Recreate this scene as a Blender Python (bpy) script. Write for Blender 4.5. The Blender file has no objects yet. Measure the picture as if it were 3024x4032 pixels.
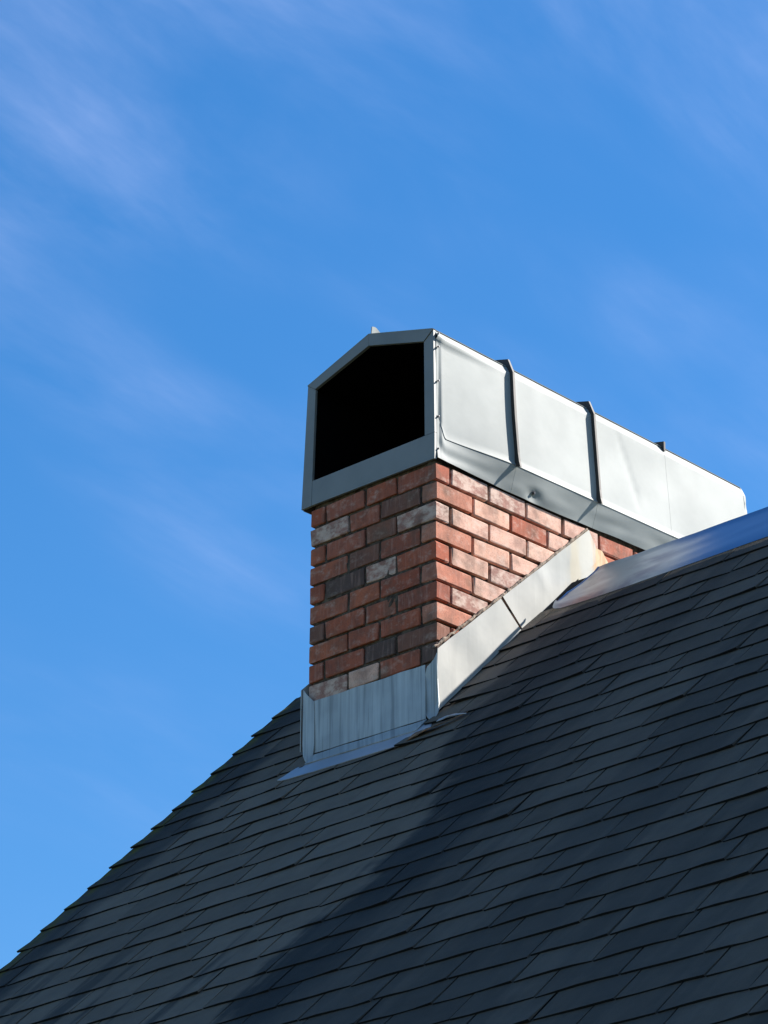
import bpy, math, random
from mathutils import Vector, Matrix, Euler, noise

random.seed(7)
rad = math.radians
C = bpy.context.scene.collection
scene = bpy.context.scene

# ------------------------------------------------------------------ camera
cd = bpy.data.cameras.new('camera')
cam = bpy.data.objects.new('camera', cd); C.objects.link(cam)
cam.location = (8.80946, -9.38711, -5.98615)
cam.rotation_euler = (1.99228964, -0.00507978, 0.766581342)
cd.sensor_fit = 'VERTICAL'; cd.sensor_height = 24.0; cd.sensor_width = 18.0
cd.lens = 14831.86 / 4032 * 24.0
cd.clip_start = 0.1; cd.clip_end = 3000
scene.camera = cam

# ------------------------------------------------------------------ sun, sky, exposure
SUN = Vector((1.0, 1.70, 1.68)).normalized()          # towards the sun
EL = math.asin(SUN.z); AZ = math.atan2(SUN.x, SUN.y)
sd = bpy.data.lights.new('sun', 'SUN'); sd.energy = 5.0; sd.angle = rad(0.53); sd.color = (1.0, 0.95, 0.88)
so = bpy.data.objects.new('sun', sd); C.objects.link(so)
so.rotation_euler = SUN.to_track_quat('Z', 'Y').to_euler(); so.location = SUN * 60

scene.view_settings.view_transform = 'Standard'
scene.view_settings.look = 'None'
scene.view_settings.gamma = 1.0
scene.view_settings.use_curve_mapping = False
scene.view_settings.exposure = 1.32


class NT:
    """small helper round a node tree"""
    def __init__(s, tree):
        s.t = tree; s.n = tree.nodes; s.l = tree.links; s.n.clear()
    def node(s, typ, **kw):
        n = s.n.new(typ)
        for k, v in kw.items(): setattr(n, k, v)
        return n
    def put(s, sock, v):
        if hasattr(v, 'is_linked') or isinstance(v, bpy.types.NodeSocket): s.l.new(v, sock)
        else:
            if hasattr(sock.default_value, '__len__') and not hasattr(v, '__len__'): v = (v,) * len(sock.default_value)
            if hasattr(v, '__len__') and len(sock.default_value) == 4 and len(v) == 3: v = (*v, 1)
            sock.default_value = v
    def math(s, op, a, b=0.0, c=0.0, clamp=False):
        n = s.node('ShaderNodeMath', operation=op, use_clamp=clamp)
        s.put(n.inputs[0], a); s.put(n.inputs[1], b); s.put(n.inputs[2], c)
        return n.outputs[0]
    def mix(s, f, a, b, mode='MIX'):
        n = s.node('ShaderNodeMix', data_type='RGBA', blend_type=mode)
        s.put(n.inputs[0], f); s.put(n.inputs[6], a); s.put(n.inputs[7], b)
        return n.outputs[2]
    def step(s, v, a, b):
        n = s.node('ShaderNodeMapRange', interpolation_type='SMOOTHSTEP')
        s.put(n.inputs[0], v); s.put(n.inputs[1], a); s.put(n.inputs[2], b); n.inputs[3].default_value = 0; n.inputs[4].default_value = 1
        return n.outputs[0]
    def noise(s, vec, scale=5, detail=4, rough=.55, w=None, dist=0.0):
        n = s.node('ShaderNodeTexNoise')
        if w is not None:
            n.noise_dimensions = '4D'; s.put(n.inputs['W'], w)
        if vec is not None: s.put(n.inputs['Vector'], vec)
        s.put(n.inputs['Scale'], scale); n.inputs['Detail'].default_value = detail
        n.inputs['Roughness'].default_value = rough; n.inputs['Distortion'].default_value = dist
        return n.outputs[0]
    def mapping(s, vec, scale=(1, 1, 1), rot=(0, 0, 0), loc=(0, 0, 0)):
        n = s.node('ShaderNodeMapping'); s.put(n.inputs[0], vec)
        n.inputs['Scale'].default_value = scale; n.inputs['Rotation'].default_value = rot; n.inputs['Location'].default_value = loc
        return n.outputs[0]
    def bump(s, h, strength=.3, dist=.01):
        n = s.node('ShaderNodeBump'); n.inputs['Strength'].default_value = strength
        n.inputs['Distance'].default_value = dist; s.put(n.inputs['Height'], h)
        return n.outputs[0]
    def sep(s, v):
        n = s.node('ShaderNodeSeparateXYZ'); s.put(n.inputs[0], v); return n.outputs
    def comb(s, x, y, z):
        n = s.node('ShaderNodeCombineXYZ')
        for i, v in enumerate((x, y, z)): s.put(n.inputs[i], v)
        return n.outputs[0]
    def principled(s, color, rough=.8, metal=0.0, normal=None, spec=.5):
        p = s.node('ShaderNodeBsdfPrincipled'); o = s.node('ShaderNodeOutputMaterial')
        s.put(p.inputs['Base Color'], color); s.put(p.inputs['Roughness'], rough)
        s.put(p.inputs['Metallic'], metal); s.put(p.inputs['Specular IOR Level'], spec)
        if normal is not None: s.l.new(normal, p.inputs['Normal'])
        s.l.new(p.outputs[0], o.inputs[0]); return p


def new_mat(name):
    m = bpy.data.materials.new(name); m.use_nodes = True
    return m, NT(m.node_tree)


# sky: Nishita with thin cirrus streaks lying on a high plane
w = bpy.data.worlds.new('World'); scene.world = w; w.use_nodes = True
t = NT(w.node_tree)
sky = t.node('ShaderNodeTexSky', sky_type='NISHITA')
sky.sun_disc = False; sky.sun_elevation = EL; sky.sun_rotation = AZ
sky.altitude = 0; sky.air_density = 1.0; sky.dust_density = 0.2; sky.ozone_density = 2.2
hs = t.node('ShaderNodeHueSaturation'); hs.inputs['Hue'].default_value = .5025; hs.inputs['Value'].default_value = .95; hs.inputs['Saturation'].default_value = 1.37
t.l.new(sky.outputs[0], hs.inputs['Color'])
tc = t.node('ShaderNodeTexCoord')
x, y, z = t.sep(tc.outputs['Generated'])
zc = t.math('MAXIMUM', z, 0.06)
plane = t.comb(t.math('DIVIDE', x, zc), t.math('DIVIDE', y, zc), 0.0)
SEED = (18.78, 7.62)
turned = t.mapping(plane, rot=(0, 0, rad(-14)))
mp = t.mapping(turned, scale=(8.0, 3.0, 1), loc=(SEED[0], SEED[1], 0))
n1 = t.noise(mp, 1.0, 6, .58, dist=.35)
n2 = t.noise(t.mapping(turned, scale=(4.6, 2.0, 1), loc=(SEED[0] * 2 + 2.3, SEED[1] * 3 + 5.0, 0)), 1.0, 3, .5)
n3 = t.noise(t.mapping(turned, scale=(62, 13, 1)), 1.0, 4, .6)
cir = t.math('MULTIPLY', t.step(n1, .26, .84), t.step(n2, .38, .70))
cir = t.math('MULTIPLY', cir, t.math('ADD', .45, t.math('MULTIPLY', n3, 1.1)))
cir = t.math('MULTIPLY', cir, t.step(z, .25, .50))
skyc = t.mix(t.math('MULTIPLY', cir, .30), hs.outputs[0], (3.3, 3.9, 6.0))
bg = t.node('ShaderNodeBackground'); bg.inputs['Strength'].default_value = 0.08
t.l.new(skyc, bg.inputs[0])
wo = t.node('ShaderNodeOutputWorld'); t.l.new(bg.outputs[0], wo.inputs[0])

# ------------------------------------------------------------------ materials
def mat_brick(name, cols, bloom_amt, bloom_lo=.5):
    m, t = new_mat(name)
    oi = t.node('ShaderNodeObjectInfo'); ge = t.node('ShaderNodeNewGeometry')
    rnd = t.math('FRACT', t.math('ADD', oi.outputs['Random'], t.math('MULTIPLY', ge.outputs['Random Per Island'], 7.3)))
    tc = t.node('ShaderNodeTexCoord'); v = tc.outputs['Object']
    ww = t.math('MULTIPLY', rnd, 60.0)
    ramp = t.node('ShaderNodeValToRGB'); t.put(ramp.inputs[0], rnd)
    e = ramp.color_ramp.elements
    while len(e) < len(cols): e.new(.5)
    for i, c in enumerate(cols): e[i].position = i / (len(cols) - 1); e[i].color = (*c, 1)
    blot = t.noise(v, 16, 4, .6, ww)
    col = t.mix(t.step(blot, .35, .7), ramp.outputs[0], t.mix(.5, ramp.outputs[0], (.09, .05, .042)))
    grit = t.noise(v, 190, 3, .7, ww)
    col = t.mix(t.math('MULTIPLY', t.step(grit, .50, .72), .5), col, (.06, .04, .035))
    # wire-cut drag marks, vertical
    drag = t.noise(t.mapping(v, scale=(1, 1, .12)), 75, 3, .6, ww)
    col = t.mix(t.math('MULTIPLY', t.step(drag, .5, .72), .25), col, (.50, .30, .24))
    sm = t.noise(ge.outputs['Position'], 6.5, 5, .62)
    col = t.mix(t.math('MULTIPLY', t.step(sm, .50, .68), .45), col, (.105, .085, .062))
    # lime bloom
    bl = t.noise(t.mapping(v, scale=(1, 1, 1.6)), 22, 6, .68, t.math('ADD', ww, 9.0))
    bl2 = t.math('MULTIPLY', t.step(bl, bloom_lo, bloom_lo + .22), bloom_amt)
    col = t.mix(bl2, col, (.60, .46, .38))
    h = t.math('ADD', t.math('MULTIPLY', blot, .7), t.math('ADD', t.math('MULTIPLY', grit, .35), t.math('MULTIPLY', drag, .3)))
    t.principled(col, .92, 0, t.bump(h, .55, .004), .25)
    return m

RED = [(.35, .086, .046), (.40, .112, .060), (.31, .090, .055), (.43, .125, .064), (.34, .108, .068)]
M_BRICK = mat_brick('brick_red', RED, .40, .50)
M_BRICK_PALE = mat_brick('brick_pale_sunlit', [(.66, .385, .285), (.60, .35, .27), (.68, .42, .32), (.63, .33, .225)], .5, .46)  # pale bloomed brick, with the right wall's sunlight put into its colour
M_BRICK_MID = mat_brick('brick_half_sunlit', [(.51, .205, .13), (.47, .175, .11), (.53, .24, .16)], .35, .50)  # corner bricks: colour set between the sunlit right face and shaded front
M_BRICK_WHITE = mat_brick('brick_limewashed', [(.34, .17, .13), (.38, .20, .16)], .75, .40)
M_BRICK_DARK = mat_brick('brick_flashed', [(.085, .058, .050), (.115, .072, .06), (.065, .052, .05)], .22, .52)
M_BRICK_BROWN = mat_brick('brick_brown', [(.20, .088, .060), (.23, .10, .066), (.17, .082, .060)], .28, .52)

m, t = new_mat('mortar'); M_MORTAR = m
v = t.node('ShaderNodeTexCoord').outputs['Object']
n1 = t.noise(v, 30, 5, .65); n2 = t.noise(v, 160, 3, .6)
col = t.mix(t.step(n1, .35, .7), (.034, .024, .019), (.125, .096, .070))
t.principled(col, .95, 0, t.bump(t.math('ADD', n1, t.math('MULTIPLY', n2, .5)), .7, .005), .2)


def mat_galv(name, base, dark, metal=.45, rough=.46, streak=.0, ax=34, along_y=False, rust=False, bump=.15, spec=.5):
    m, t = new_mat(name)
    g = t.node('ShaderNodeNewGeometry'); pos = g.outputs['Position']
    big = t.noise(pos, 3.2, 4, .55); fine = t.noise(pos, 45, 4, .6)
    col = t.mix(t.step(big, .35, .68), base, dark)
    col = t.mix(t.math('MULTIPLY', t.step(fine, .5, .8), .12), col, (base[0] * 1.1, base[1] * 1.1, base[2] * 1.1))
    rg = t.math('ADD', rough, t.math('MULTIPLY', t.math('SUBTRACT', big, .5), .12))
    if streak:
        sx, sy, sz = t.sep(pos)
        su = sy if along_y else t.math('ADD', sx, sy)
        sv = t.comb(t.math('MULTIPLY', su, ax), 0.0, sz)
        st = t.noise(t.mapping(sv, scale=(1, 1, 1.1)), 1.0, 4, .65)
        col = t.mix(t.math('MULTIPLY', t.step(st, .47, .62), streak), col, tuple(c * .55 for c in dark))
        st2 = t.noise(t.mapping(sv, scale=(.6, 1, .8), loc=(5, 3, 1)), 1.0, 3, .6)
        col = t.mix(t.math('MULTIPLY', t.step(st2, .50, .66), streak * .6), col, tuple(min(.8, c * 1.25) for c in base))
    mt = metal
    if rust:
        x, y, z = t.sep(pos)
        wv = t.noise(t.mapping(pos, scale=(3, 22, 3)), 1.0, 3, .6)
        yy = t.math('ADD', y, t.math('MULTIPLY', t.math('SUBTRACT', wv, .5), .16))
        r1 = t.math('MULTIPLY', t.step(yy, .715, .765), t.math('SUBTRACT', 1.0, t.math('MULTIPLY', t.step(yy, .79, .83), .7)))
        r2 = t.step(yy, .875, .90)
        dr = t.step(t.noise(t.mapping(pos, scale=(10, 30, 2.5)), 1.0, 5, .65), .35, .62)
        rc = t.mix(dr, (.50, .36, .19), (.38, .17, .055))
        col = t.mix(t.math('MULTIPLY', r1, .38), col, (.46, .36, .20))
        col = t.mix(t.math('MULTIPLY', r2, .85), col, rc)
        mt = t.math('MULTIPLY', t.math('SUBTRACT', 1.0, r2), metal)
    t.principled(col, rg, mt, t.bump(t.math('ADD', big, t.math('MULTIPLY', fine, .05)), bump, .012), spec)
    return m

M_PANEL = mat_galv('galvanized_sheet', (.232, .250, .243), (.205, .222, .216), .0, .62, spec=.26)
M_FRAME = mat_galv('galvanized_frame', (.205, .205, .195), (.165, .17, .165), .2, .55)
M_SEAM = mat_galv('galvanized_seam', (.055, .05, .046), (.04, .037, .035), .0, .6, spec=.25)
M_APRON = mat_galv('weathered_zinc', (.44, .45, .43), (.31, .325, .32), .25, .55, streak=.62)
M_LIP = mat_galv('lip_zinc', (.44, .45, .48), (.34, .35, .38), .40, .45)
M_SIDE = mat_galv('side_flashing_zinc', (.37, .365, .335), (.285, .29, .275), .0, .72, spec=.3, streak=.16, ax=11, along_y=True, rust=True, bump=.3)

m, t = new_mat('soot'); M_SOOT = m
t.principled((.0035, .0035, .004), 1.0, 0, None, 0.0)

m, t = new_mat('sealant'); M_SEAL = m
pos = t.node('ShaderNodeNewGeometry').outputs['Position']
n1 = t.noise(pos, 40, 5, .7)
t.principled(t.mix(t.step(n1, .4, .65), (.27, .21, .16), (.10, .075, .058)), .9, 0, t.bump(n1, .8, .008), .2)

m, t = new_mat('rusty_tin'); M_RUST = m
pos = t.node('ShaderNodeNewGeometry').outputs['Position']
n1 = t.noise(pos, 26, 5, .7)
t.principled(t.mix(t.step(n1, .4, .62), (.30, .15, .065), (.10, .07, .055)), .85, 0, t.bump(n1, .5, .006), .3)

m, t = new_mat('screw_steel'); M_SCREW = m
t.principled((.10, .10, .11), .5, .6)

# polished ridge metal: mirrors the sky
m, t = new_mat('ridge_metal'); M_RIDGE = m
pos = t.node('ShaderNodeNewGeometry').outputs['Position']
x, y, z = t.sep(pos)
big = t.noise(pos, 2.6, 3, .5); fine = t.noise(pos, 60, 3, .6)
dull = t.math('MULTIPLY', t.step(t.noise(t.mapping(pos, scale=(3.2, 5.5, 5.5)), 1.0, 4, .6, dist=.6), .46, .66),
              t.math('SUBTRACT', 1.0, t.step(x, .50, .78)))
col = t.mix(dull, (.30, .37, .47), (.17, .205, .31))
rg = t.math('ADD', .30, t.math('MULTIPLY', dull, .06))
t.principled(col, rg, 1.0, t.bump(t.math('ADD', big, t.math('MULTIPLY', fine, .02)), .12, .02))

# asphalt shingle with weather streaks that run down the slope
def mat_shingle():
    m, t = new_mat('asphalt_shingle')
    g = t.node('ShaderNodeNewGeometry'); pos = g.outputs['Position']
    oi = t.node('ShaderNodeObjectInfo')
    rnd = t.math('FRACT', t.math('ADD', oi.outputs['Random'], t.math('MULTIPLY', g.outputs['Random Per Island'], 5.7)))
    x, y, z = t.sep(pos)
    wob = t.math('SUBTRACT', t.noise(t.mapping(pos, scale=(2.5, 5.5, 5.5)), 1.0, 4, .6), .5)
    streak = t.noise(t.mapping(pos, scale=(4.2, .45, .45)), 1.0, 4, .6, dist=.25)
    tabx = t.math('ADD', x, t.math('MULTIPLY', t.math('SUBTRACT', rnd, .5), .10))
    xx = t.math('ADD', tabx, t.math('MULTIPLY', wob, .34))
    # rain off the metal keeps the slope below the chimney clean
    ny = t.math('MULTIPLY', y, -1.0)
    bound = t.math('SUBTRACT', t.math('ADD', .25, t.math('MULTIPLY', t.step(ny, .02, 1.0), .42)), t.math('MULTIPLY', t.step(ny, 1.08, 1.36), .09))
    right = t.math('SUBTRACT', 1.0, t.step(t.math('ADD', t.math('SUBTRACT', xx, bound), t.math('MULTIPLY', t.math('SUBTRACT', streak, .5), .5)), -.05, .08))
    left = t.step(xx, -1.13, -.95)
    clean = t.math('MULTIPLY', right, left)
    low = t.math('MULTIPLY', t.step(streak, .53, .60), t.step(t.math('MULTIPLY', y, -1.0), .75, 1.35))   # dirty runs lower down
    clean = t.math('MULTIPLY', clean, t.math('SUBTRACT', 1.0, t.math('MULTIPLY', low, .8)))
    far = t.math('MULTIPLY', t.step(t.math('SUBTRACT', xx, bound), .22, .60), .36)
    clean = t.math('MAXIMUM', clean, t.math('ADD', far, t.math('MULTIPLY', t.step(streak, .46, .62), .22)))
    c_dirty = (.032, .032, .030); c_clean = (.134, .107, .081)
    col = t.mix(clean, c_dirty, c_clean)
    var = t.math('ADD', .84, t.math('MULTIPLY', rnd, .32))
    blot = t.noise(pos, 9, 4, .6)
    var = t.math('MULTIPLY', var, t.math('ADD', .72, t.math('MULTIPLY', blot, .56)))
    gran = t.noise(pos, 420, 2, .6)
    var = t.math('MULTIPLY', var, t.math('ADD', .65, t.math('MULTIPLY', gran, .7)))
    vm = t.node('ShaderNodeVectorMath', operation='SCALE'); t.put(vm.inputs[0], col); t.put(vm.inputs['Scale'], var)
    col = vm.outputs[0]
    # moss along the verge and under the ridge metal
    mn = t.noise(pos, 24, 5, .7)
    moss = t.math('MULTIPLY', t.math('SUBTRACT', 1.0, t.step(x, -1.29, -1.20)), t.step(mn, .42, .55))
    col = t.mix(t.math('MULTIPLY', moss, .85), col, (.085, .080, .012))
    under = t.math('MULTIPLY', t.step(y, .46, .52), t.step(mn, .38, .58))
    col = t.mix(t.math('MULTIPLY', under, .6), col, (.022, .032, .024))
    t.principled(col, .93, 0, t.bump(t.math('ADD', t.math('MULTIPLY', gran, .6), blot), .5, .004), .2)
    return m
M_SHINGLE = mat_shingle()

m, t = new_mat('asphalt_edge'); M_EDGE = m
t.principled((.010, .011, .013), .95, 0, None, .1)
m, t = new_mat('underlay'); M_DECK = m
t.principled((.018, .019, .021), .95, 0, None, .1)
m, t = new_mat('painted_clapboard'); M_WALL = m
pos = t.node('ShaderNodeNewGeometry').outputs['Position']
t.principled(t.mix(t.noise(pos, 6, 4, .6), (.46, .44, .40), (.54, .52, .47)), .7)
m, t = new_mat('trim_paint'); M_TRIM = m
pos = t.node('ShaderNodeNewGeometry').outputs['Position']
t.principled(t.mix(t.noise(pos, 8, 4, .6), (.62, .61, .58), (.70, .69, .66)), .6)
m, t = new_mat('grass_ground'); M_GROUND = m
pos = t.node('ShaderNodeNewGeometry').outputs['Position']
gn = t.noise(pos, .5, 6, .65)
t.principled(t.mix(gn, (.05, .07, .03), (.13, .12, .075)), .95, 0, None, .1)


# ------------------------------------------------------------------ mesh helpers
def make(name, verts, faces, mat, parent=None, smooth=False):
    me = bpy.data.meshes.new(name); me.from_pydata([tuple(v) for v in verts], [], faces); me.update()
    if mat: me.materials.append(mat)
    if smooth:
        for p in me.polygons: p.use_smooth = True
    o = bpy.data.objects.new(name, me); C.objects.link(o)
    if parent: o.parent = parent
    return o

def thing(name, label, cat, group=None):
    o = bpy.data.objects.new(name, None); C.objects.link(o)
    o.empty_display_size = .2
    o['label'] = label; o['category'] = cat
    if group: o['group'] = group
    return o

def box_vf(x0, x1, y0, y1, z0, z1, b=0):
    v = [(x0, y0, z0), (x1, y0, z0), (x1, y1, z0), (x0, y1, z0), (x0, y0, z1), (x1, y0, z1), (x1, y1, z1), (x0, y1, z1)]
    f = [(0, 3, 2, 1), (4, 5, 6, 7), (0, 1, 5, 4), (1, 2, 6, 5), (2, 3, 7, 6), (3, 0, 4, 7)]
    return v, f

def prism_y(poly, y0, y1):
    """polygon in (x,z) drawn out along y"""
    n = len(poly)
    v = [(p[0], y0, p[1]) for p in poly] + [(p[0], y1, p[1]) for p in poly]
    f = [tuple(range(n)), tuple(range(2 * n - 1, n - 1, -1))]
    for i in range(n):
        j = (i + 1) % n
        f.append((i, i + n, j + n, j))
    return v, f

def sheet(fn, nu, nv, th=.003, flip=False):
    """metal sheet: fn(u,v) -> point; the back lies th behind the front"""
    P = [[Vector(fn(i / nu, j / nv)) for j in range(nv + 1)] for i in range(nu + 1)]
    V = []; F = []
    def nrm(i, j):
        a = P[min(i + 1, nu)][j] - P[max(i - 1, 0)][j]; b = P[i][min(j + 1, nv)] - P[i][max(j - 1, 0)]
        n = a.cross(b)
        if n.length < 1e-9: n = Vector((0, 0, 1))
        n.normalize(); return -n if flip else n
    for i in range(nu + 1):
        for j in range(nv + 1): V.append(P[i][j])
    N = len(V)
    for i in range(nu + 1):
        for j in range(nv + 1): V.append(P[i][j] - nrm(i, j) * th)
    k = lambda i, j: i * (nv + 1) + j
    def add(q): F.append(tuple(reversed(q)) if flip else tuple(q))
    for i in range(nu):
        for j in range(nv):
            add((k(i, j), k(i + 1, j), k(i + 1, j + 1), k(i, j + 1)))
            add((N + k(i, j + 1), N + k(i + 1, j + 1), N + k(i + 1, j), N + k(i, j)))
    def rim(q):                              # own vertices, so the rim stays a sharp edge
        b = len(V)
        V.extend([V[i].copy() for i in q]); add((b, b + 1, b + 2, b + 3))
    for i in range(nu):
        rim((k(i, 0), N + k(i, 0), N + k(i + 1, 0), k(i + 1, 0)))
        rim((k(i + 1, nv), N + k(i + 1, nv), N + k(i, nv), k(i, nv)))
    for j in range(nv):
        rim((k(0, j + 1), N + k(0, j + 1), N + k(0, j), k(0, j)))
        rim((k(nu, j), N + k(nu, j), N + k(nu, j + 1), k(nu, j + 1)))
    return V, F

def ss(a, b, x):
    t = max(0, min(1, (x - a) / (b - a))); return t * t * (3 - 2 * t)
def lerp(a, b, t): return a + (b - a) * t
def nz(*p): return noise.noise(Vector(p))
def lerp2(a, b, t): return tuple(lerp(p, q, t) for p, q in zip(a, b))


# ------------------------------------------------------------------ ground
GZ = -7.6
go = make('ground', [(-900, -900, GZ), (900, -900, GZ), (900, 900, GZ), (-900, 900, GZ)], [(0, 1, 2, 3)], M_GROUND)
go['kind'] = 'structure'

# ------------------------------------------------------------------ house
# roof plane of the near slope: z = V0 + y ; ridge at y = YR
V0 = -1.0245; YR = .754; XL = -1.322; XR = 8.0; YE = -3.5
ZR = V0 + YR; ZE = V0 + YE
house = thing('house', 'house under the steep dark shingled roof that carries the brick chimney', 'house')
walls = []
wy0, wy1, wx0, wx1 = YE + .45, 2 * YR - YE - .45, XL + .14, XR - .14
for nm, bx in (('wall', (wx0, wx1, wy0, wy0 + .15, GZ, ZE + .35)), ('wall', (wx0, wx1, wy1 - .15, wy1, GZ, ZE + .35))):
    make(nm, *box_vf(*bx), M_WALL, house)
for xa in (wx0, wx1 - .15):
    zt = lambda y: V0 + y - .14
    poly = [(wy0 + .151, GZ), (wy1 - .151, GZ), (wy1 - .151, zt(wy0 + .151)), (YR, zt(YR)), (wy0 + .151, zt(wy0 + .151))]
    n = 5
    v = [(xa, p[0], p[1]) for p in poly] + [(xa + .15, p[0], p[1]) for p in poly]
    f = [tuple(reversed(range(n))), tuple(range(n, 2 * n))] + [(i, (i + 1) % n, (i + 1) % n + n, i + n) for i in range(n)]
    make('gable_wall', v, f, M_WALL, house)

def deck():
    d = .12
    yb = 2 * YR - YE
    pts = [(YE, ZE), (YR, ZR), (yb, ZE), (yb, ZE - d), (YR, ZR - d), (YE, ZE - d)]
    v = [(XL + .02, p[0], p[1]) for p in pts] + [(XR, p[0], p[1]) for p in pts]
    f = [(0, 1, 7, 6), (1, 2, 8, 7), (2, 3, 9, 8), (3, 4, 10, 9), (4, 5, 11, 10), (5, 0, 6, 11),
         (0, 5, 4, 1), (1, 4, 3, 2), (6, 7, 10, 11), (7, 8, 9, 10)]
    return v, f
roof = make('roof', *deck(), M_DECK, house)
for s in (0, 1):      # verge boards under both slopes at the gable end
    a = [(YE, ZE), (YR, ZR)] if s == 0 else [(2 * YR - YE, ZE), (YR + .002, ZR)]
    v = []
    for xx in (XL + .012, XL + .019):
        v += [(xx, a[0][0], a[0][1] - .02), (xx, a[1][0], a[1][1] - .02), (xx, a[1][0], a[1][1] - .2), (xx, a[0][0], a[0][1] - .2)]
    f = [(0, 1, 2, 3), (7, 6, 5, 4), (0, 4, 5, 1), (1, 5, 6, 2), (2, 6, 7, 3), (3, 7, 4, 0)]
    make('verge_board', v, f, M_TRIM, house)

# --- shingles
E_Y = .105; E = E_Y * math.sqrt(2); TAB = .305; LAP = .035
S2 = math.sqrt(.5)
def tab_vf(wd, rng, lift=0.0, verge=False, curl=0.0):
    """one shingle tab in (along, up-slope, off-slope)"""
    n = 5; V = []; F = []
    L = E + LAP
    tilt = rng.uniform(-.0022, .0022)
    ph = rng.uniform(0, 6.28)
    for i in range(n):
        s = i / (n - 1); xx = -wd / 2 + wd * s
        if i == 0: xx += rng.uniform(0, .002)
        if i == n - 1: xx -= rng.uniform(.0, .002)
        wv = .0105 + tilt * (s - .5) * 2 + rng.uniform(-.0012, .0012) + .0016 * math.sin(ph + s * 5)
        dy = rng.uniform(-.0014, .0014) + .0032 * math.sin(ph * 2 + s * 4)
        if lift: wv += lift * (s ** 2)
        if curl: wv += curl * (1 - s) ** 2; dy -= curl * .6 * s
        if verge: wv += .0025 * (1 - s) ** 4
        V.append((xx, dy, wv)); V.append((xx, dy + .0008, wv - .0076))
        V.append((xx, L * .55, .0062 + (.0005 - .004 * (1 - s) ** 4 if verge else 0) + (tilt * (s - .5)) + (lift * s * s * .25 if lift else 0)))
        V.append((xx, L, .0032))
    for i in range(n - 1):
        a = 4 * i; b = 4 * (i + 1)
        F += [(a, b, b + 2, a + 2), (a + 2, b + 2, b + 3, a + 3)]
    for i in range(n - 1):
        a = 4 * i; b = 4 * (i + 1)
        F += [(a + 1, b + 1, b, a)]
    F += [(0, 2, 1), (1, 2, 3)]
    e = 4 * (n - 1)
    F += [(e, e + 1, e + 2), (e + 1, e + 3, e + 2)]
    return V, F
def tab_mats(me, nt=1):
    me.materials.append(M_SHINGLE); me.materials.append(M_EDGE)
    for i, p in enumerate(me.polygons): p.material_index = 1 if 8 <= i % 16 < 12 else 0
M_NEAR = Matrix(((1, 0, 0, 0), (0, S2, -S2, 0), (0, S2, S2, V0), (0, 0, 0, 1)))      # slope coords -> world, v=0 at y=0
M_FAR = Matrix(((-1, 0, 0, 0), (0, -S2, S2, 2 * YR), (0, S2, S2, V0), (0, 0, 0, 1)))
scene.render.resolution_x = 768; scene.render.resolution_y = 1024
bpy.context.view_layer.update()
cam_inv = cam.matrix_world.inverted()
def in_view(p):
    q = cam_inv @ p
    if q.z >= 0: return None
    f = cd.lens / 24.0
    u = f * q.x / -q.z / .75; v = f * q.y / -q.z
    return (abs(u) < .5 + .035 and abs(v) < .5 + .03), -q.z

CW = .666; CD = 1.85           # chimney plan
tabs = []
rows = list(range(-28, 11))
Y0 = -.609
rr = random.Random(3)
drift = 0
for n in rows:
    yb = Y0 + n * E_Y
    off = (TAB / 2 if n % 2 else 0) + rr.uniform(-.035, .035) + n * .021
    x0 = XL + rr.uniform(-.009, .006)
    xx = x0; first = True
    x_next = XL + (off % TAB)
    if x_next - xx < .06: x_next += TAB
    wave = rr.uniform(-.003, .003)
    while xx < XR:
        wd = x_next - xx
        tabs.append((xx + wd / 2, yb + wave + rr.uniform(-.003, .003), wd - .0062, first))
        first = False; xx = x_next; x_next += TAB + rr.uniform(-.012, .012)
cut = []
for cx, yb, wd, first in tabs:
    a, b = cx - wd / 2, cx + wd / 2
    if -.10 < yb < 0 and b > -.60 and a < .02:      # the apron lip covers this stretch
        if a < -.62: cut.append(((a - .60) / 2, yb, -.60 - a, first))
        if b > .04: cut.append(((.02 + b) / 2, yb, b - .02, False))
    else: cut.append((cx, yb, wd, first))
tabs = cut
vis = []; rest = []
for tb in tabs:
    cx, yb, wd, first = tb
    if -CW - .0 < cx - wd / 2 and cx + wd / 2 < 0.0 and yb > -.03: continue      # inside the chimney footprint
    p = M_NEAR @ Vector((cx, (yb + E_Y * .5) / S2, .01))
    r = in_view(p)
    hid = (yb > .50)                                                           # under the ridge metal
    behind = (-CW - .02 < cx < .0 and yb > -.02)
    if r and r[0] and not hid and not behind: vis.append((r[1], tb))
    else: rest.append(tb)
vis.sort(key=lambda a: a[0])
for _, tb in vis[300:]: rest.append(tb)
protos = []
prng = random.Random(21)
for i in range(14):
    v, f = tab_vf(TAB - .0062, prng, lift=(.0045 if i == 5 else 0.0))
    me = bpy.data.meshes.new('shingle'); me.from_pydata(v, [], f); me.update(); tab_mats(me)
    protos.append(me)
edge_lift = {0}
for k, (_, (cx, yb, wd, first)) in enumerate(vis[:300]):
    near_flash = (0.0 < cx - wd / 2 + .06 < .14 and yb > -.3) or (cx - wd / 2 < .02 < cx + wd / 2 and yb > -.15)
    if first or near_flash or abs(wd - (TAB - .0062)) > .02:
        v, f = tab_vf(wd, prng, verge=first, curl=(prng.uniform(.004, .013) if near_flash else 0))
        me = bpy.data.meshes.new('shingle'); me.from_pydata(v, [], f); me.update(); tab_mats(me)
        sx = 1
    else:
        me = protos[prng.randrange(14)]; sx = wd / (TAB - .0062)
    o = bpy.data.objects.new('shingle', me); C.objects.link(o); o.parent = roof
    o.matrix_world = M_NEAR @ Matrix.Translation((cx, yb / S2, 0)) @ Matrix.Rotation(prng.uniform(-.005, .005), 4, 'Z') @ Matrix.Diagonal((sx, 1, 1, 1))
V = []; F = []
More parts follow.
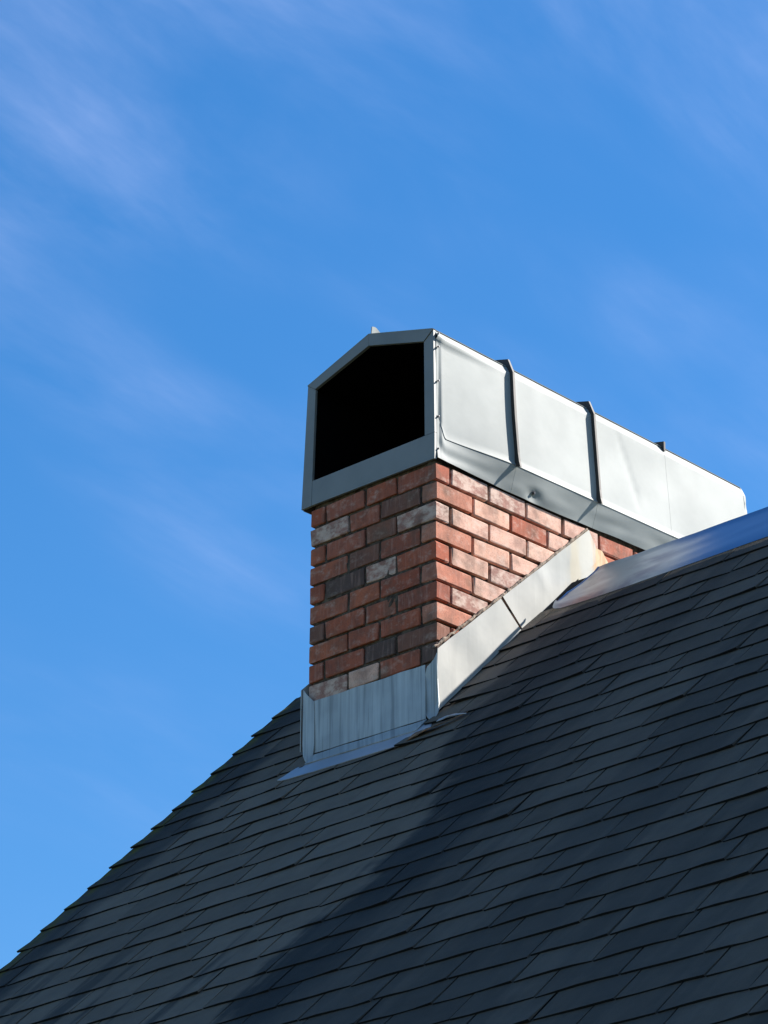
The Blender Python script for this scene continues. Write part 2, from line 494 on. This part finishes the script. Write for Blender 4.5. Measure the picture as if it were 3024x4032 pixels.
def push(mtx, cx, vv, wd, first):
    v, f = tab_vf(wd, prng, verge=first); b = len(V)
    T = mtx @ Matrix.Translation((cx, vv, 0))
    V.extend([tuple(T @ Vector(q)) for q in v]); F.extend([tuple(i + b for i in q) for q in f])
for cx, yb, wd, first in rest: push(M_NEAR, cx, yb / S2, wd, first)
for n in rows:
    yb = Y0 + n * E_Y; xx = -XR
    while xx < -XL:
        wd = min(TAB, -XL - xx)
        c = xx + wd / 2
        if not (0.0 < c < CW and 2 * YR - yb < CD): push(M_FAR, c, yb / S2, wd - .0062, False)
        xx += TAB
fo = make('shingle_field', V, F, None, roof); tab_mats(fo.data); fo['kind'] = 'stuff'

# --- ridge metal right of the chimney
def ridge_fn(side):
    def fn(u, v):
        xx = lerp(.085, XR, u ** 2.2)
        vb = lerp(0, .335, v)              # down the slope
        # cut end: the lower corner runs out towards the chimney
        if u < .25:
            k = 1 - u / .25
            xx += (.080 * (1 - v) - .0 * v) * k
            if v > .75: vb -= .10 * k ** 3 * (v - .75) / .25
        hh = .016 + .0025 * nz(xx * 2.1, v * 1.5, 3) - .006 * ss(.9, 1, v) + .006 * math.exp(-((v) / .05) ** 2) + .003 * nz(xx * 7, v * 5, 9)
        if u < .12: hh += .012 * (1 - u / .12) * ss(.3, 1, v) * (.6 + nz(v * 8, 2, 5))
        s = YR / S2 - vb
        p = M_NEAR @ Vector((xx, s, hh))
        if side: p = Vector((p.x, 2 * YR - p.y, p.z))
        return p
    return fn
V1, F1 = sheet(ridge_fn(0), 60, 14, .0025, flip=True)
V2, F2 = sheet(ridge_fn(1), 60, 14, .0025)
make('ridge_flashing', V1 + V2, F1 + [tuple(i + len(V1) for i in q) for q in F2], M_RIDGE, roof, smooth=True)

# ------------------------------------------------------------------ chimney
chimney = thing('chimney', 'square red brick chimney standing through the ridge of the dark roof', 'chimney')
HR = .0813; J = .0124; HD = .0742; FU = .2005
REC = .012
def core():
    V = []; F = []
    def grid(fn, nu, nv):
        b = len(V)
        for i in range(nu + 1):
            for j in range(nv + 1): V.append(fn(i / nu, j / nv))
        for i in range(nu):
            for j in range(nv):
                k = b + i * (nv + 1) + j
                F.append((k, k + nv + 1, k + nv + 2, k + 1))
    zt, zb = .06, -1.75
    def dsp(a, b_): return .0045 * nz(a * 22, b_ * 22, 1.7) + .003 * nz(a * 60, b_ * 60, 4)
    x0, x1, y0, y1 = -CW + REC, -REC, REC, CD - REC
    e = lambda s: 0 if s in (0, 1) else 1
    grid(lambda u, v: (lerp(x0, x1, u), y0 - .006 * (e(u) * ss(.42, .62, .5 + .5 * nz(u * CW * 5, v * 6, 3)) + .4 * e(u)) + e(u) * dsp(u * CW, v * 1.8), lerp(zb, zt, v)), 46, 120)
    grid(lambda u, v: (x1 - .0045 + e(u) * .7 * dsp(u * CD + 5, v * 1.8), lerp(y0, y1, u), lerp(zb, zt, v)), 100, 120)
    grid(lambda u, v: (lerp(x1, x0, u), y1, lerp(zb, zt, v)), 2, 2)
    grid(lambda u, v: (x0 + e(u) * dsp(u * CD + 9, v * 1.8), lerp(y1, y0, u), lerp(zb, zt, v)), 50, 60)
    grid(lambda u, v: (lerp(x0, x1, u), lerp(y0, y1, v), zt), 2, 2)
    return V, F
make('mortar_core', *core(), M_MORTAR, chimney)

def brick_vf(L, D, H, rng):
    """worn brick: box with broken arrises, 44 triangles"""
    b = .0030
    V = []; idx = {}
    hx, hy, hz = L / 2, D / 2, H / 2
    for sx in (-1, 1):
        for sy in (-1, 1):
            for sz in (-1, 1):
                for ax in range(3):
                    bb = [b * rng.uniform(.45, 1.7) for _ in range(3)]
                    c = [sx * (hx - (0 if ax == 0 else bb[0])), sy * (hy - (0 if ax == 1 else bb[1])), sz * (hz - (0 if ax == 2 else bb[2]))]
                    jit = [rng.uniform(-.0014, .0014) for _ in range(3)]
                    idx[(sx, sy, sz, ax)] = len(V); V.append(tuple(c[q] + jit[q] for q in range(3)))
    F = []
    def q(a): F.append(tuple(a))
    I = idx
    for s in (-1, 1):
        o = [(-1, -1), (1, -1), (1, 1), (-1, 1)]
        for ax in range(3):
            pts = []
            for a, c in o:
                k = [a, c]; k.insert(ax, s); pts.append(I[(*k, ax)])
            flip = (s < 0) ^ (ax == 1)
            q(reversed(pts) if flip else pts)
    for ax in range(3):                          # 12 arris strips
        o1, o2 = [a for a in range(3) if a != ax]
        for s1 in (-1, 1):
            for s2 in (-1, 1):
                def key(s): 
                    k = [0, 0, 0]; k[ax] = s; k[o1] = s1; k[o2] = s2; return tuple(k)
                a0, a1 = I[(*key(-1), o1)], I[(*key(1), o1)]
                b0, b1 = I[(*key(-1), o2)], I[(*key(1), o2)]
                pts = [a0, a1, b1, b0]
                va, vb, vc = (Vector(V[i]) for i in pts[:3])
                nrm = (vb - va).cross(vc - va); out = Vector(key(-1)) + Vector(key(1))
                q(reversed(pts) if nrm.dot(out) < 0 else pts)
    for sx in (-1, 1):
        for sy in (-1, 1):
            for sz in (-1, 1):
                pts = [I[(sx, sy, sz, a)] for a in range(3)]
                va, vb, vc = (Vector(V[i]) for i in pts)
                nrm = (vb - va).cross(vc - va)
                q(reversed(pts) if nrm.dot(Vector((sx, sy, sz))) < 0 else pts)
    return V, F

brng = random.Random(11)
variants = {}
def brick_mesh(L):
    key = round(L, 3)
    if key not in variants:
        variants[key] = []
        for i in range(6):
            v, f = brick_vf(L, HD, HR - J, brng)
            me = bpy.data.meshes.new('brick'); me.from_pydata(v, [], f); me.update(); me.materials.append(M_BRICK)
            variants[key].append(me)
    return brng.choice(variants[key])
restV = []; restF = []
def lay(cx, cy, k, L, along_y, mat, part):
    z = -k * HR + HR / 2 + brng.uniform(-.0018, .0018)
    rot = (math.pi / 2 if along_y else 0) + (math.pi if brng.random() < .5 else 0) + brng.uniform(-.004, .004)
    T = Matrix.Translation((cx + brng.uniform(-.002, .002), cy + brng.uniform(-.002, .002), z)) @ Matrix.Rotation(rot, 4, 'Z') @ Matrix.Rotation(brng.uniform(-.006, .006), 4, 'Y')
    if part:
        o = bpy.data.objects.new('brick', brick_mesh(L)); C.objects.link(o); o.parent = chimney; o.matrix_world = T
        o.material_slots[0].link = 'OBJECT'; o.material_slots[0].material = mat
    else:
        v, f = brick_vf(L, HD, HR - J, brng); b = len(restV)
        restV.extend([tuple(T @ Vector(q)) for q in v]); restF.extend([tuple(i + b for i in q) for q in f])

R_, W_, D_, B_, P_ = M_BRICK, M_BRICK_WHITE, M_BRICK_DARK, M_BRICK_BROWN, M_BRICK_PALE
front_cols = {1: [R_, R_, R_, R_], 2: [W_, R_, B_, R_], 3: [R_, R_, B_, W_], 4: [R_, B_, R_, R_], 5: [R_, D_, W_, R_],
              6: [R_, R_, R_, R_], 7: [B_, R_, R_, R_], 8: [R_, R_, R_, R_], 9: [R_, R_, D_, B_], 10: [W_, P_, R_, D_], 11: [R_, R_, R_, R_]}
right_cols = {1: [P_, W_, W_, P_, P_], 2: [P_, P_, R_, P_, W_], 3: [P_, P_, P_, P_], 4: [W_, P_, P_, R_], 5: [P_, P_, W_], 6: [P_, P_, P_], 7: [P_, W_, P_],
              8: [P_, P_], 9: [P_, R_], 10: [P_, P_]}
Q3 = CW - HD - 2 * FU - 3 * J
for k in range(1, 16):
    zc = -k * HR + HR / 2
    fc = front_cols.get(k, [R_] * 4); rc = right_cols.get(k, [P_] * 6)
    fpart = k <= 10
    if k % 2:       # left header (belongs to the left wall), full, three-quarter, full to the right corner
        if k <= 11: lay(-CW + HD / 2, FU / 2, k, FU, True, fc[0], fpart)
        x = -CW + HD + J
        for L, mt in ((FU, fc[1]), (Q3, fc[2]), (FU, fc[3])):
            if k <= 12: lay(x + L / 2, HD / 2, k, L, False, mt, fpart)
            x += L + J
        ystart = HD + J; L0 = FU; ri = 1
        yl = FU + J
    else:
        x = -CW
        for L, mt in ((FU, fc[0]), (Q3, fc[1]), (FU, fc[2])):
            if k <= 12: lay(x + L / 2, HD / 2, k, L, False, mt, fpart)
            x += L + J
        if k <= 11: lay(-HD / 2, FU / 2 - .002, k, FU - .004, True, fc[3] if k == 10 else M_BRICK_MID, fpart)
        ystart = FU + J - .004; ri = 1
        yl = HD + J
    y = ystart; n = 0
    while y + .08 < CD:                      # right wall
        L = min(FU, CD - y)
        if L > .09:
            rl = y + L - YR                    # roof line height there
            above = zc + .03 > min(V0 + y + L, 2 * YR + V0 - y)
            if above:
                visible = y < 1.0 and zc > V0 + y + .1
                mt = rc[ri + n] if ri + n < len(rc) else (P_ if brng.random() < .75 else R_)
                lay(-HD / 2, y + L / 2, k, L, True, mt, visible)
        y += L + J; n += 1
    y = yl
    while y + .08 < CD:                      # left wall
        L = min(FU, CD - y)
        if L > .09 and zc + .03 > min(V0 + y + L, 2 * YR + V0 - y): lay(-CW + HD / 2, y + L / 2, k, L, True, R_, False)
        y += L + J
    x = -CW + HD + J
    while x + .08 < -HD:                     # back wall
        L = min(FU, -HD - J - x)
        if zc + .05 > 2 * YR + V0 - CD and L > .05: lay(x + L / 2, CD - HD / 2, k, L, False, R_, False)
        x += L + J
bw = make('brickwork', restV, restF, M_BRICK, chimney); bw['kind'] = 'stuff'

# ------------------------------------------------------------------ chimney flashing
fl = thing('chimney_flashing', 'grey weathered sheet metal flashing wrapped round the foot of the brick chimney', 'flashing')
# apron upstand on the front
def apron(u, v):
    x0 = lerp(-.628, -.046, u)
    yb = lerp(-.036, -.050, u)
    f = (1 - v) ** 1.3
    y = lerp(-.0115, yb, f)
    x = x0 + lerp(0, -yb - .0115, f)
    zb = lerp(-1.034, -1.054, u) + .003 * nz(x * 6, 1, 1); zt = -.810 - .010 * u + .004 * nz(x * 9, 3, 1)
    return (x, y + .002 * nz(x * 9, v * 2, 2), lerp(zb, zt, v))
make('apron', *sheet(apron, 40, 10, .003), M_APRON, fl, smooth=True)
# its foot: a second narrow fold and the lip lying on the shingles
def foot(u, v):
    x = lerp(-.600, .004, u)
    ya, yb = lerp(-.042, -.056, u), lerp(-.082, -.112, u)
    y = lerp(yb, ya, v)
    z = lerp(V0 + yb + .018, lerp(-1.041, -1.060, u), v) + .002 * nz(x * 8, v, 3)
    return (x, y, z)
make('apron_fold', *sheet(foot, 36, 4, .003), M_APRON, fl, smooth=True)
LIPX = [-.675, -.645, -.60, -.47, -.27, -.10, .0, .045, .075]
LIPB = [-.137, -.143, -.150, -.160, -.165, -.175, -.178, -.150, -.128]
def lip(u, v):
    s = u * (len(LIPX) - 1); i = min(int(s), len(LIPX) - 2); f = s - i
    x = lerp(LIPX[i], LIPX[i + 1], f); yb = lerp(LIPB[i], LIPB[i + 1], f) + .002 * nz(x * 14, 4, 4)
    yt = -.06 if u < .86 else lerp(-.06, -.105, (u - .86) / .14)
    if u < .14: yt = lerp(-.105, -.06, u / .14)
    y = lerp(yb, yt, v)
    hh = lerp(.0125, .0075, v) + .002 * nz(x * 7, y * 20, 8) + .007 * ss(.84, 1, u) * (1 - v) + .004 * (1 - ss(0, .1, u)) * (1 - v)
    return M_NEAR @ Vector((x, y / S2, hh))
make('apron_lip', *sheet(lip, 48, 5, .003), M_LIP, fl, smooth=True)
def flap(u, v):                  # loose rusty tin curling out at the right end
    xx = lerp(.010, .245, u) + .012 * v; yy = lerp(lerp(-.176, -.112, u), lerp(-.122, -.098, u), v) - .014 * math.sin(u * 3.14)
    return M_NEAR @ Vector((xx, yy / S2, .016 + .012 * math.sin(u * 3.1) * (1 - v) + .003 * nz(xx * 20, v * 4, 1)))
fp = make('loose_tin', *sheet(flap, 16, 4, .002), M_RUST, fl, smooth=True); fp['label'] = 'rusty loose strip of tin at the corner'

def flap2(u, v):                 # bent bright sliver beside it
    xx = lerp(.105, .262, u); yy = lerp(-.100 - .014 * u, -.086 - .024 * u, v)
    return M_NEAR @ Vector((xx, yy / S2, .017 + .008 * math.sin(u * 3.1) + .003 * nz(xx * 25, v * 3, 6)))
fp = make('loose_tin', *sheet(flap2, 12, 3, .002), M_LIP, fl, smooth=True); fp['label'] = 'bent pale sliver of tin lifting from the shingles'

# pointed corner pieces
def leaf(left, right, belly, n_=1):
    def spl(P, v):
        s = v * (len(P) - 1); i = min(int(s), len(P) - 2)
        return lerp2(P[i], P[i + 1], s - i)
    def fn(u, v):
        a, b = Vector(spl(left, v)), Vector(spl(right, v))
        p = a.lerp(b, u)
        p.y -= belly * math.sin(math.pi * u) * min(1, v * 5)
        return p
    return fn
lf = leaf([(-.603, -.069, -1.081), (-.622, -.060, -1.062), (-.640, -.050, -1.038), (-.656, -.038, -.98), (-.674, -.020, -.856), (-.680, -.014, -.751)],
          [(-.599, -.069, -1.081), (-.592, -.062, -1.070), (-.588, -.050, -1.050), (-.594, -.038, -1.0), (-.614, -.020, -.872), (-.623, -.014, -.811)], .006)
make('corner_piece', *sheet(lf, 8, 30, .003), M_APRON, fl, smooth=True)
def lret(u, v):                  # its return along the left face
    return (-.682 - .006 * (1 - u), lerp(-.016, .30, u), lerp(lerp(-1.0, -.70, u), lerp(-.75, -.45, u), v))
make('corner_return', *sheet(lret, 8, 4, .003), M_APRON, fl)
rf = leaf([(.029, -.058, -1.072), (.002, -.048, -1.052), (-.025, -.036, -1.022), (-.036, -.029, -.983), (-.048, -.0165, -.884), (-.034, -.0145, -.832)],
          [(.033, -.058, -1.072), (.040, -.048, -1.056), (.041, -.036, -1.036), (.037, -.026, -1.0), (.021, -.0165, -.895), (.015, -.0145, -.790)], -.006)
make('corner_piece', *sheet(rf, 10, 30, .003), M_APRON, fl, smooth=True)
# side flashing, three overlapping plates
def plate(a, b, c, d, x0, seed, amp=.004, sag=0.0):
    def fn(u, v):
        lo = lerp2(a, b, u); hi = lerp2(d, c, u); p = lerp2(lo, hi, v)
        e = 4 * u * (1 - u)
        return (x0 + amp * nz(p[0] * 5, p[1] * 5, seed) * (0.4 + e) + .004 * (1 - v) + sag * math.exp(-((u - .40) / .05) ** 2) * v, p[0], p[1] - .004 * e * v * nz(p[0] * 9, 1, seed))
    return fn
make('side_flashing', *sheet(plate((-.026, -1.033), (.448, -.566), (.339, -.466), (-.010, -.772), .017, 2), 26, 12, .003), M_SIDE, fl, smooth=True)
p2 = plate((.468, -.554), (.924, -.115), (.862, -.012), (.359, -.449), .0095, 5, .005, .005)
make('side_flashing', *sheet(p2, 30, 12, .003), M_SIDE, fl, smooth=True)
p3 = plate((.905, -.14), (1.33, -.45), (1.33, -.30), (.872, -.04), .0065, 8, .003)
def p3b(u, v):
    y = lerp(.800, CD + .004, u)
    bot = 2 * YR + V0 - y - .02 if y > YR else V0 + y
    top = 2 * YR + V0 - y + lerp(.385, .235, ss(.95, 1.3, y)) if y > .93 else lerp(-.14, 2 * YR + V0 - .93 + .385, ss(.80, .93, y))
    yb = y
    return (.006 + .003 * nz(y * 6, v, 3), yb, lerp(min(bot, top - .02), top, v))
o = make('side_flashing', *sheet(p3b, 22, 8, .003), M_SIDE, fl, smooth=True); o['label'] = 'rust-stained piece at the ridge'
# sealant bead along the top edge
def bead():
    V = []; F = []; n = 130; m = 6
    path = [(-.02, -.768), (.341, -.462), (.50, -.322), (.86, -.008)]
    def at(t):
        s = t * 3; i = min(int(s), 2); return lerp2(path[i], path[i + 1], s - i)
    for i in range(n + 1):
        y, z = at(i / n); r = .0055 + .0045 * nz(i * .23, 3, 3) + .002 * random.random()
        z += .006 * nz(i * .5, 7, 1)
        for k in range(m):
            a = 2 * math.pi * k / m
            V.append((.004 + .7 * r * math.cos(a), y - .6 * r * math.sin(a), z + .75 * r * math.sin(a)))
    for i in range(n):
        for k in range(m):
            a = i * m + k; b = i * m + (k + 1) % m
            F.append((a, b, b + m, a + m))
    F.append(tuple(range(m - 1, -1, -1))); F.append(tuple(range(n * m, n * m + m)))
    return V, F
make('sealant_bead', *bead(), M_SEAL, fl, smooth=True)

# ------------------------------------------------------------------ chimney cap
cap = thing('chimney_hood', 'gabled galvanized metal hood with an open dark end sitting on top of the brick chimney', 'chimney cap')
EX0, EZ0 = -.680, .535      # left eave
PX, PZ = -.346, .648        # peak
def droop(y): return -.028 * y
FY0, FY1 = -.012, -.001
for poly in ([(-.707, .008), (-.6535, .010), (-.638, .505), (-.680, .534)],
             [(-.6515, .010), (.003, .004), (.003, .113), (-.6485, .113)],
             [(-.048, .1145), (.003, .1145), (-.003, .548), (-.0525, .512)]):
    make('frame_bar', *prism_y(poly, FY0, FY1), M_FRAME, cap)
for poly in ([(-.638, .507), (-.3465, .597), (-.3465, PZ), (-.681, .536)],
             [(-.3455, .597), (-.0525, .514), (-.0025, .552), (-.3455, PZ)]):
    make('gable_bar', *prism_y(poly, FY0 - .003, FY1), M_FRAME, cap)

# right side: profile (x, z) from the top break to the fold, then the skirt
SEAMS = [0.0, .408, .886, 1.342, 1.845]
def swell(y): return .20 * ss(.014, .023, y) + .80 * ss(.0, .42, y)
def prof(y, v, k):
    """panel, v = 0 at the fold, 1 at the top"""
    zt = .548 + droop(y); zf = .100 + .004 * y + .09 * (1 - ss(.0, .045, y))
    z = lerp(zf, zt, v)
    x = lerp(.036, .008, v)
    if v > .93: x = lerp(.009, -.006, (v - .93) / .07)
    if v < .035: x += .006 * (1 - v / .035)
    x *= swell(y) if v < .93 else 1
    e = math.sin(math.pi * min(1, max(0, v)))
    x += (.0022 * e * nz(y * 3.1, z * 4.2, 2.7) + .0006 * nz(y * 9, z * 9, 1)) * ss(.01, .1, y)
    return x, z
vs = [0, .012, .035, .08, .15, .25, .35, .45, .55, .65, .75, .84, .90, .93, .955, .98, 1]
for k in range(4):
    ya, yb = SEAMS[k], SEAMS[k + 1]
    def pan(u, v, ya=ya, yb=yb, k=k):
        i = v * (len(vs) - 1); i0 = min(int(i), len(vs) - 2); vv = lerp(vs[i0], vs[i0 + 1], i - i0)
        uu = u ** 1.7 if k == 0 else u
        y = lerp(ya + .0005, yb - .0005, uu)
        x, z = prof(y, vv, k)
        x += .005 * math.exp(-((yb - y) / .016) ** 2) * ss(0, .2, vv) * (k < 2) + (.003 * math.exp(-((y - ya) / .016) ** 2) * ss(0, .2, vv) if k in (1, 2) else 0)
        if k == 2 and .2 < vv < .9: x -= .003 * math.exp(-((u - .30 - .35 * (1 - vv)) / .03) ** 2)
        return (x, y, z)
    make('side_panel', *sheet(pan, 36, len(vs) - 1, .003), M_PANEL, cap, smooth=True)
    def skirt(u, v, ya=ya, yb=yb, k=k):
        uu = u ** 1.7 if k == 0 else u
        y = lerp(ya + .0005, yb - .0005, uu)
        xf, zf = prof(y, 0, k)
        zf -= .0015; xf -= .002
        sag = -.013 * math.sin(math.pi * min(1, y / 1.05)) if y < 1.05 else 0
        x = lerp(.009, xf, v); z = lerp(.010 + sag, zf, v)
        x += .0045 * nz(y * 4.3, v * 2.0, 6) * math.sin(math.pi * v) + .004 * nz(y * 7, v, 2) * (1 - v) ** 2 * (.2 if y < .05 else 1)
        x -= .010 * math.exp(-((y - .53) / .035) ** 2 - ((v - .25) / .2) ** 2)
        return (max(x, .003), y, z)
    make('skirt_panel', *sheet(skirt, 34, 12, .003), M_PANEL, cap, smooth=True)
# standing seams that run up the side and on over the roof
def roofz(x, y, side=1):
    if x >= PX: return lerp(PZ, .552, (x - PX) / (-PX)) + droop(y)
    return lerp(EZ0, PZ, (x - EX0) / (PX - EX0)) + droop(y)
for i, ys in enumerate(SEAMS[1:4]):
    path = []
    if i < 2:
        for v in (0, .035, .12, .3, .5, .7, .85, .93, 1.0):
            x, z = prof(ys, v, i)
            d = .020 if v > .05 else .022
            bow = .004 * math.sin(math.pi * v) * (1 if i == 0 else .3)
            path.append((x - .004, z, x + d, z - (.012 if v < .01 else 0), bow))
        x, z = path[-1][0], path[-1][1]
        path[-1] = (x, z, x + .014, z + .034, 0)
    else:
        z = roofz(-.004, ys)
        path.append((-.004, z - .022, .010, z - .022, 0)); path.append((-.004, z, .010, z + .019, 0))
    for xx in (-.08, -.2, PX):
        z = roofz(xx, ys); path.append((xx, z - .004, xx + .004, z + (.030 if i < 2 else .017), 0))
    V = []; F = []
    th = .0035
    for a in path:
        for yy in (ys - th - a[4], ys + th - a[4] * .4):
            V.append((a[0], yy, a[1])); V.append((a[2], yy + .003 * (yy > ys), a[3]))
    for j in range(len(path) - 1):
        a = 4 * j; b = a + 4
        F += [(a, a + 1, b + 1, b), (a + 3, a + 2, b + 2, b + 3), (a + 1, a + 3, b + 3, b + 1), (a + 2, a, b, b + 2)]
    F += [(0, 2, 3, 1), (4 * len(path) - 4, 4 * len(path) - 3, 4 * len(path) - 1, 4 * len(path) - 2)]
    make('standing_seam', V, F, M_SEAM, cap)
# roof sheets, left side, back, dark inside
def roofsheet(xa, xb):
    def fn(u, v):
        x = lerp(xa, xb, u); y = lerp(-.0155, 1.845, v)
        return (x, y, roofz(x, max(y, 0)) + .0008)
    return fn
make('roof_panel', *sheet(roofsheet(EX0 - .001, PX), 6, 12, .003), M_PANEL, cap)
make('roof_panel', *sheet(roofsheet(PX, -.004), 6, 12, .003), M_PANEL, cap)
def lside(u, v):
    y = lerp(0.0, 1.845, u); return (lerp(-.708, -.682, v), y, lerp(.006, .533, v) + droop(y) * v)
make('side_panel', *sheet(lside, 10, 4, .003, flip=True), M_FRAME, cap)
bk = [(-.70, .01), (0, .01), (-.004, .50), (PX, .596), (-.678, .483)]
make('back_panel', *prism_y(bk, 1.846, 1.850), M_PANEL, cap)
# end flange standing off the far corner, ragged
def endfl(u, v):
    z = lerp(.06, .497, v); x, _ = prof(1.845, v, 3)
    return (x + .001 - .004 * u + .002 * nz(z * 30, u, 3), 1.8452 + .018 * u + .004 * nz(z * 22, 5, u), z)
make('end_flange', *sheet(endfl, 2, 24, .003), M_PANEL, cap)
# ridge seam, its front end sticks up over the gable
def rs(u, v):
    y = lerp(-.004, 1.84, u ** 3); hgt = .034 - .020 * ss(.012, .085, y) + (.003 * math.sin(y * 110) if y < .1 else 0)
    return (PX + .004 + .004 * v, y, PZ + droop(max(0, y)) + lerp(-.003, hgt, v))
make('ridge_seam', *sheet(rs, 40, 3, .004), M_PANEL, cap)
# sooty inside: ceiling follows the gable
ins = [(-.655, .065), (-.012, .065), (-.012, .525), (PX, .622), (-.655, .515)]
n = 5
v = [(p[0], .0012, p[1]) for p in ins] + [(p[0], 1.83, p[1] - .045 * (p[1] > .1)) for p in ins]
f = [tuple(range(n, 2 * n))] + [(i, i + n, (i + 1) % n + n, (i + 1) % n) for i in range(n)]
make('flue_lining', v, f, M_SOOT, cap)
# screws
def screw(loc, nrm, r=.006, mat=None):
    V = []; F = []
    q = Vector(nrm).to_track_quat('Z', 'Y').to_matrix()
    for h, rr_ in ((0, r * 1.5), (.002, r * 1.5), (.002, r), (.007, r * .9)):
        for k in range(6):
            a = k * math.pi / 3
            V.append(Vector(loc) + q @ Vector((rr_ * math.cos(a), rr_ * math.sin(a), h)))
    for l in range(3):
        for k in range(6):
            a = l * 6 + k; b = l * 6 + (k + 1) % 6; F.append((a, b, b + 6, a + 6))
    F.append(tuple(range(18, 24)))
    make('screw', V, F, mat or M_SCREW, cap)
for z in (.535, .480, .335, .185, .05): screw((.003, .007, z), (1, 0, 0), .0034)
screw((.018, .53, .035), (1, 0, -.3)); screw((.020, 1.50, .24), (1, 0, .2), .008, M_PANEL)
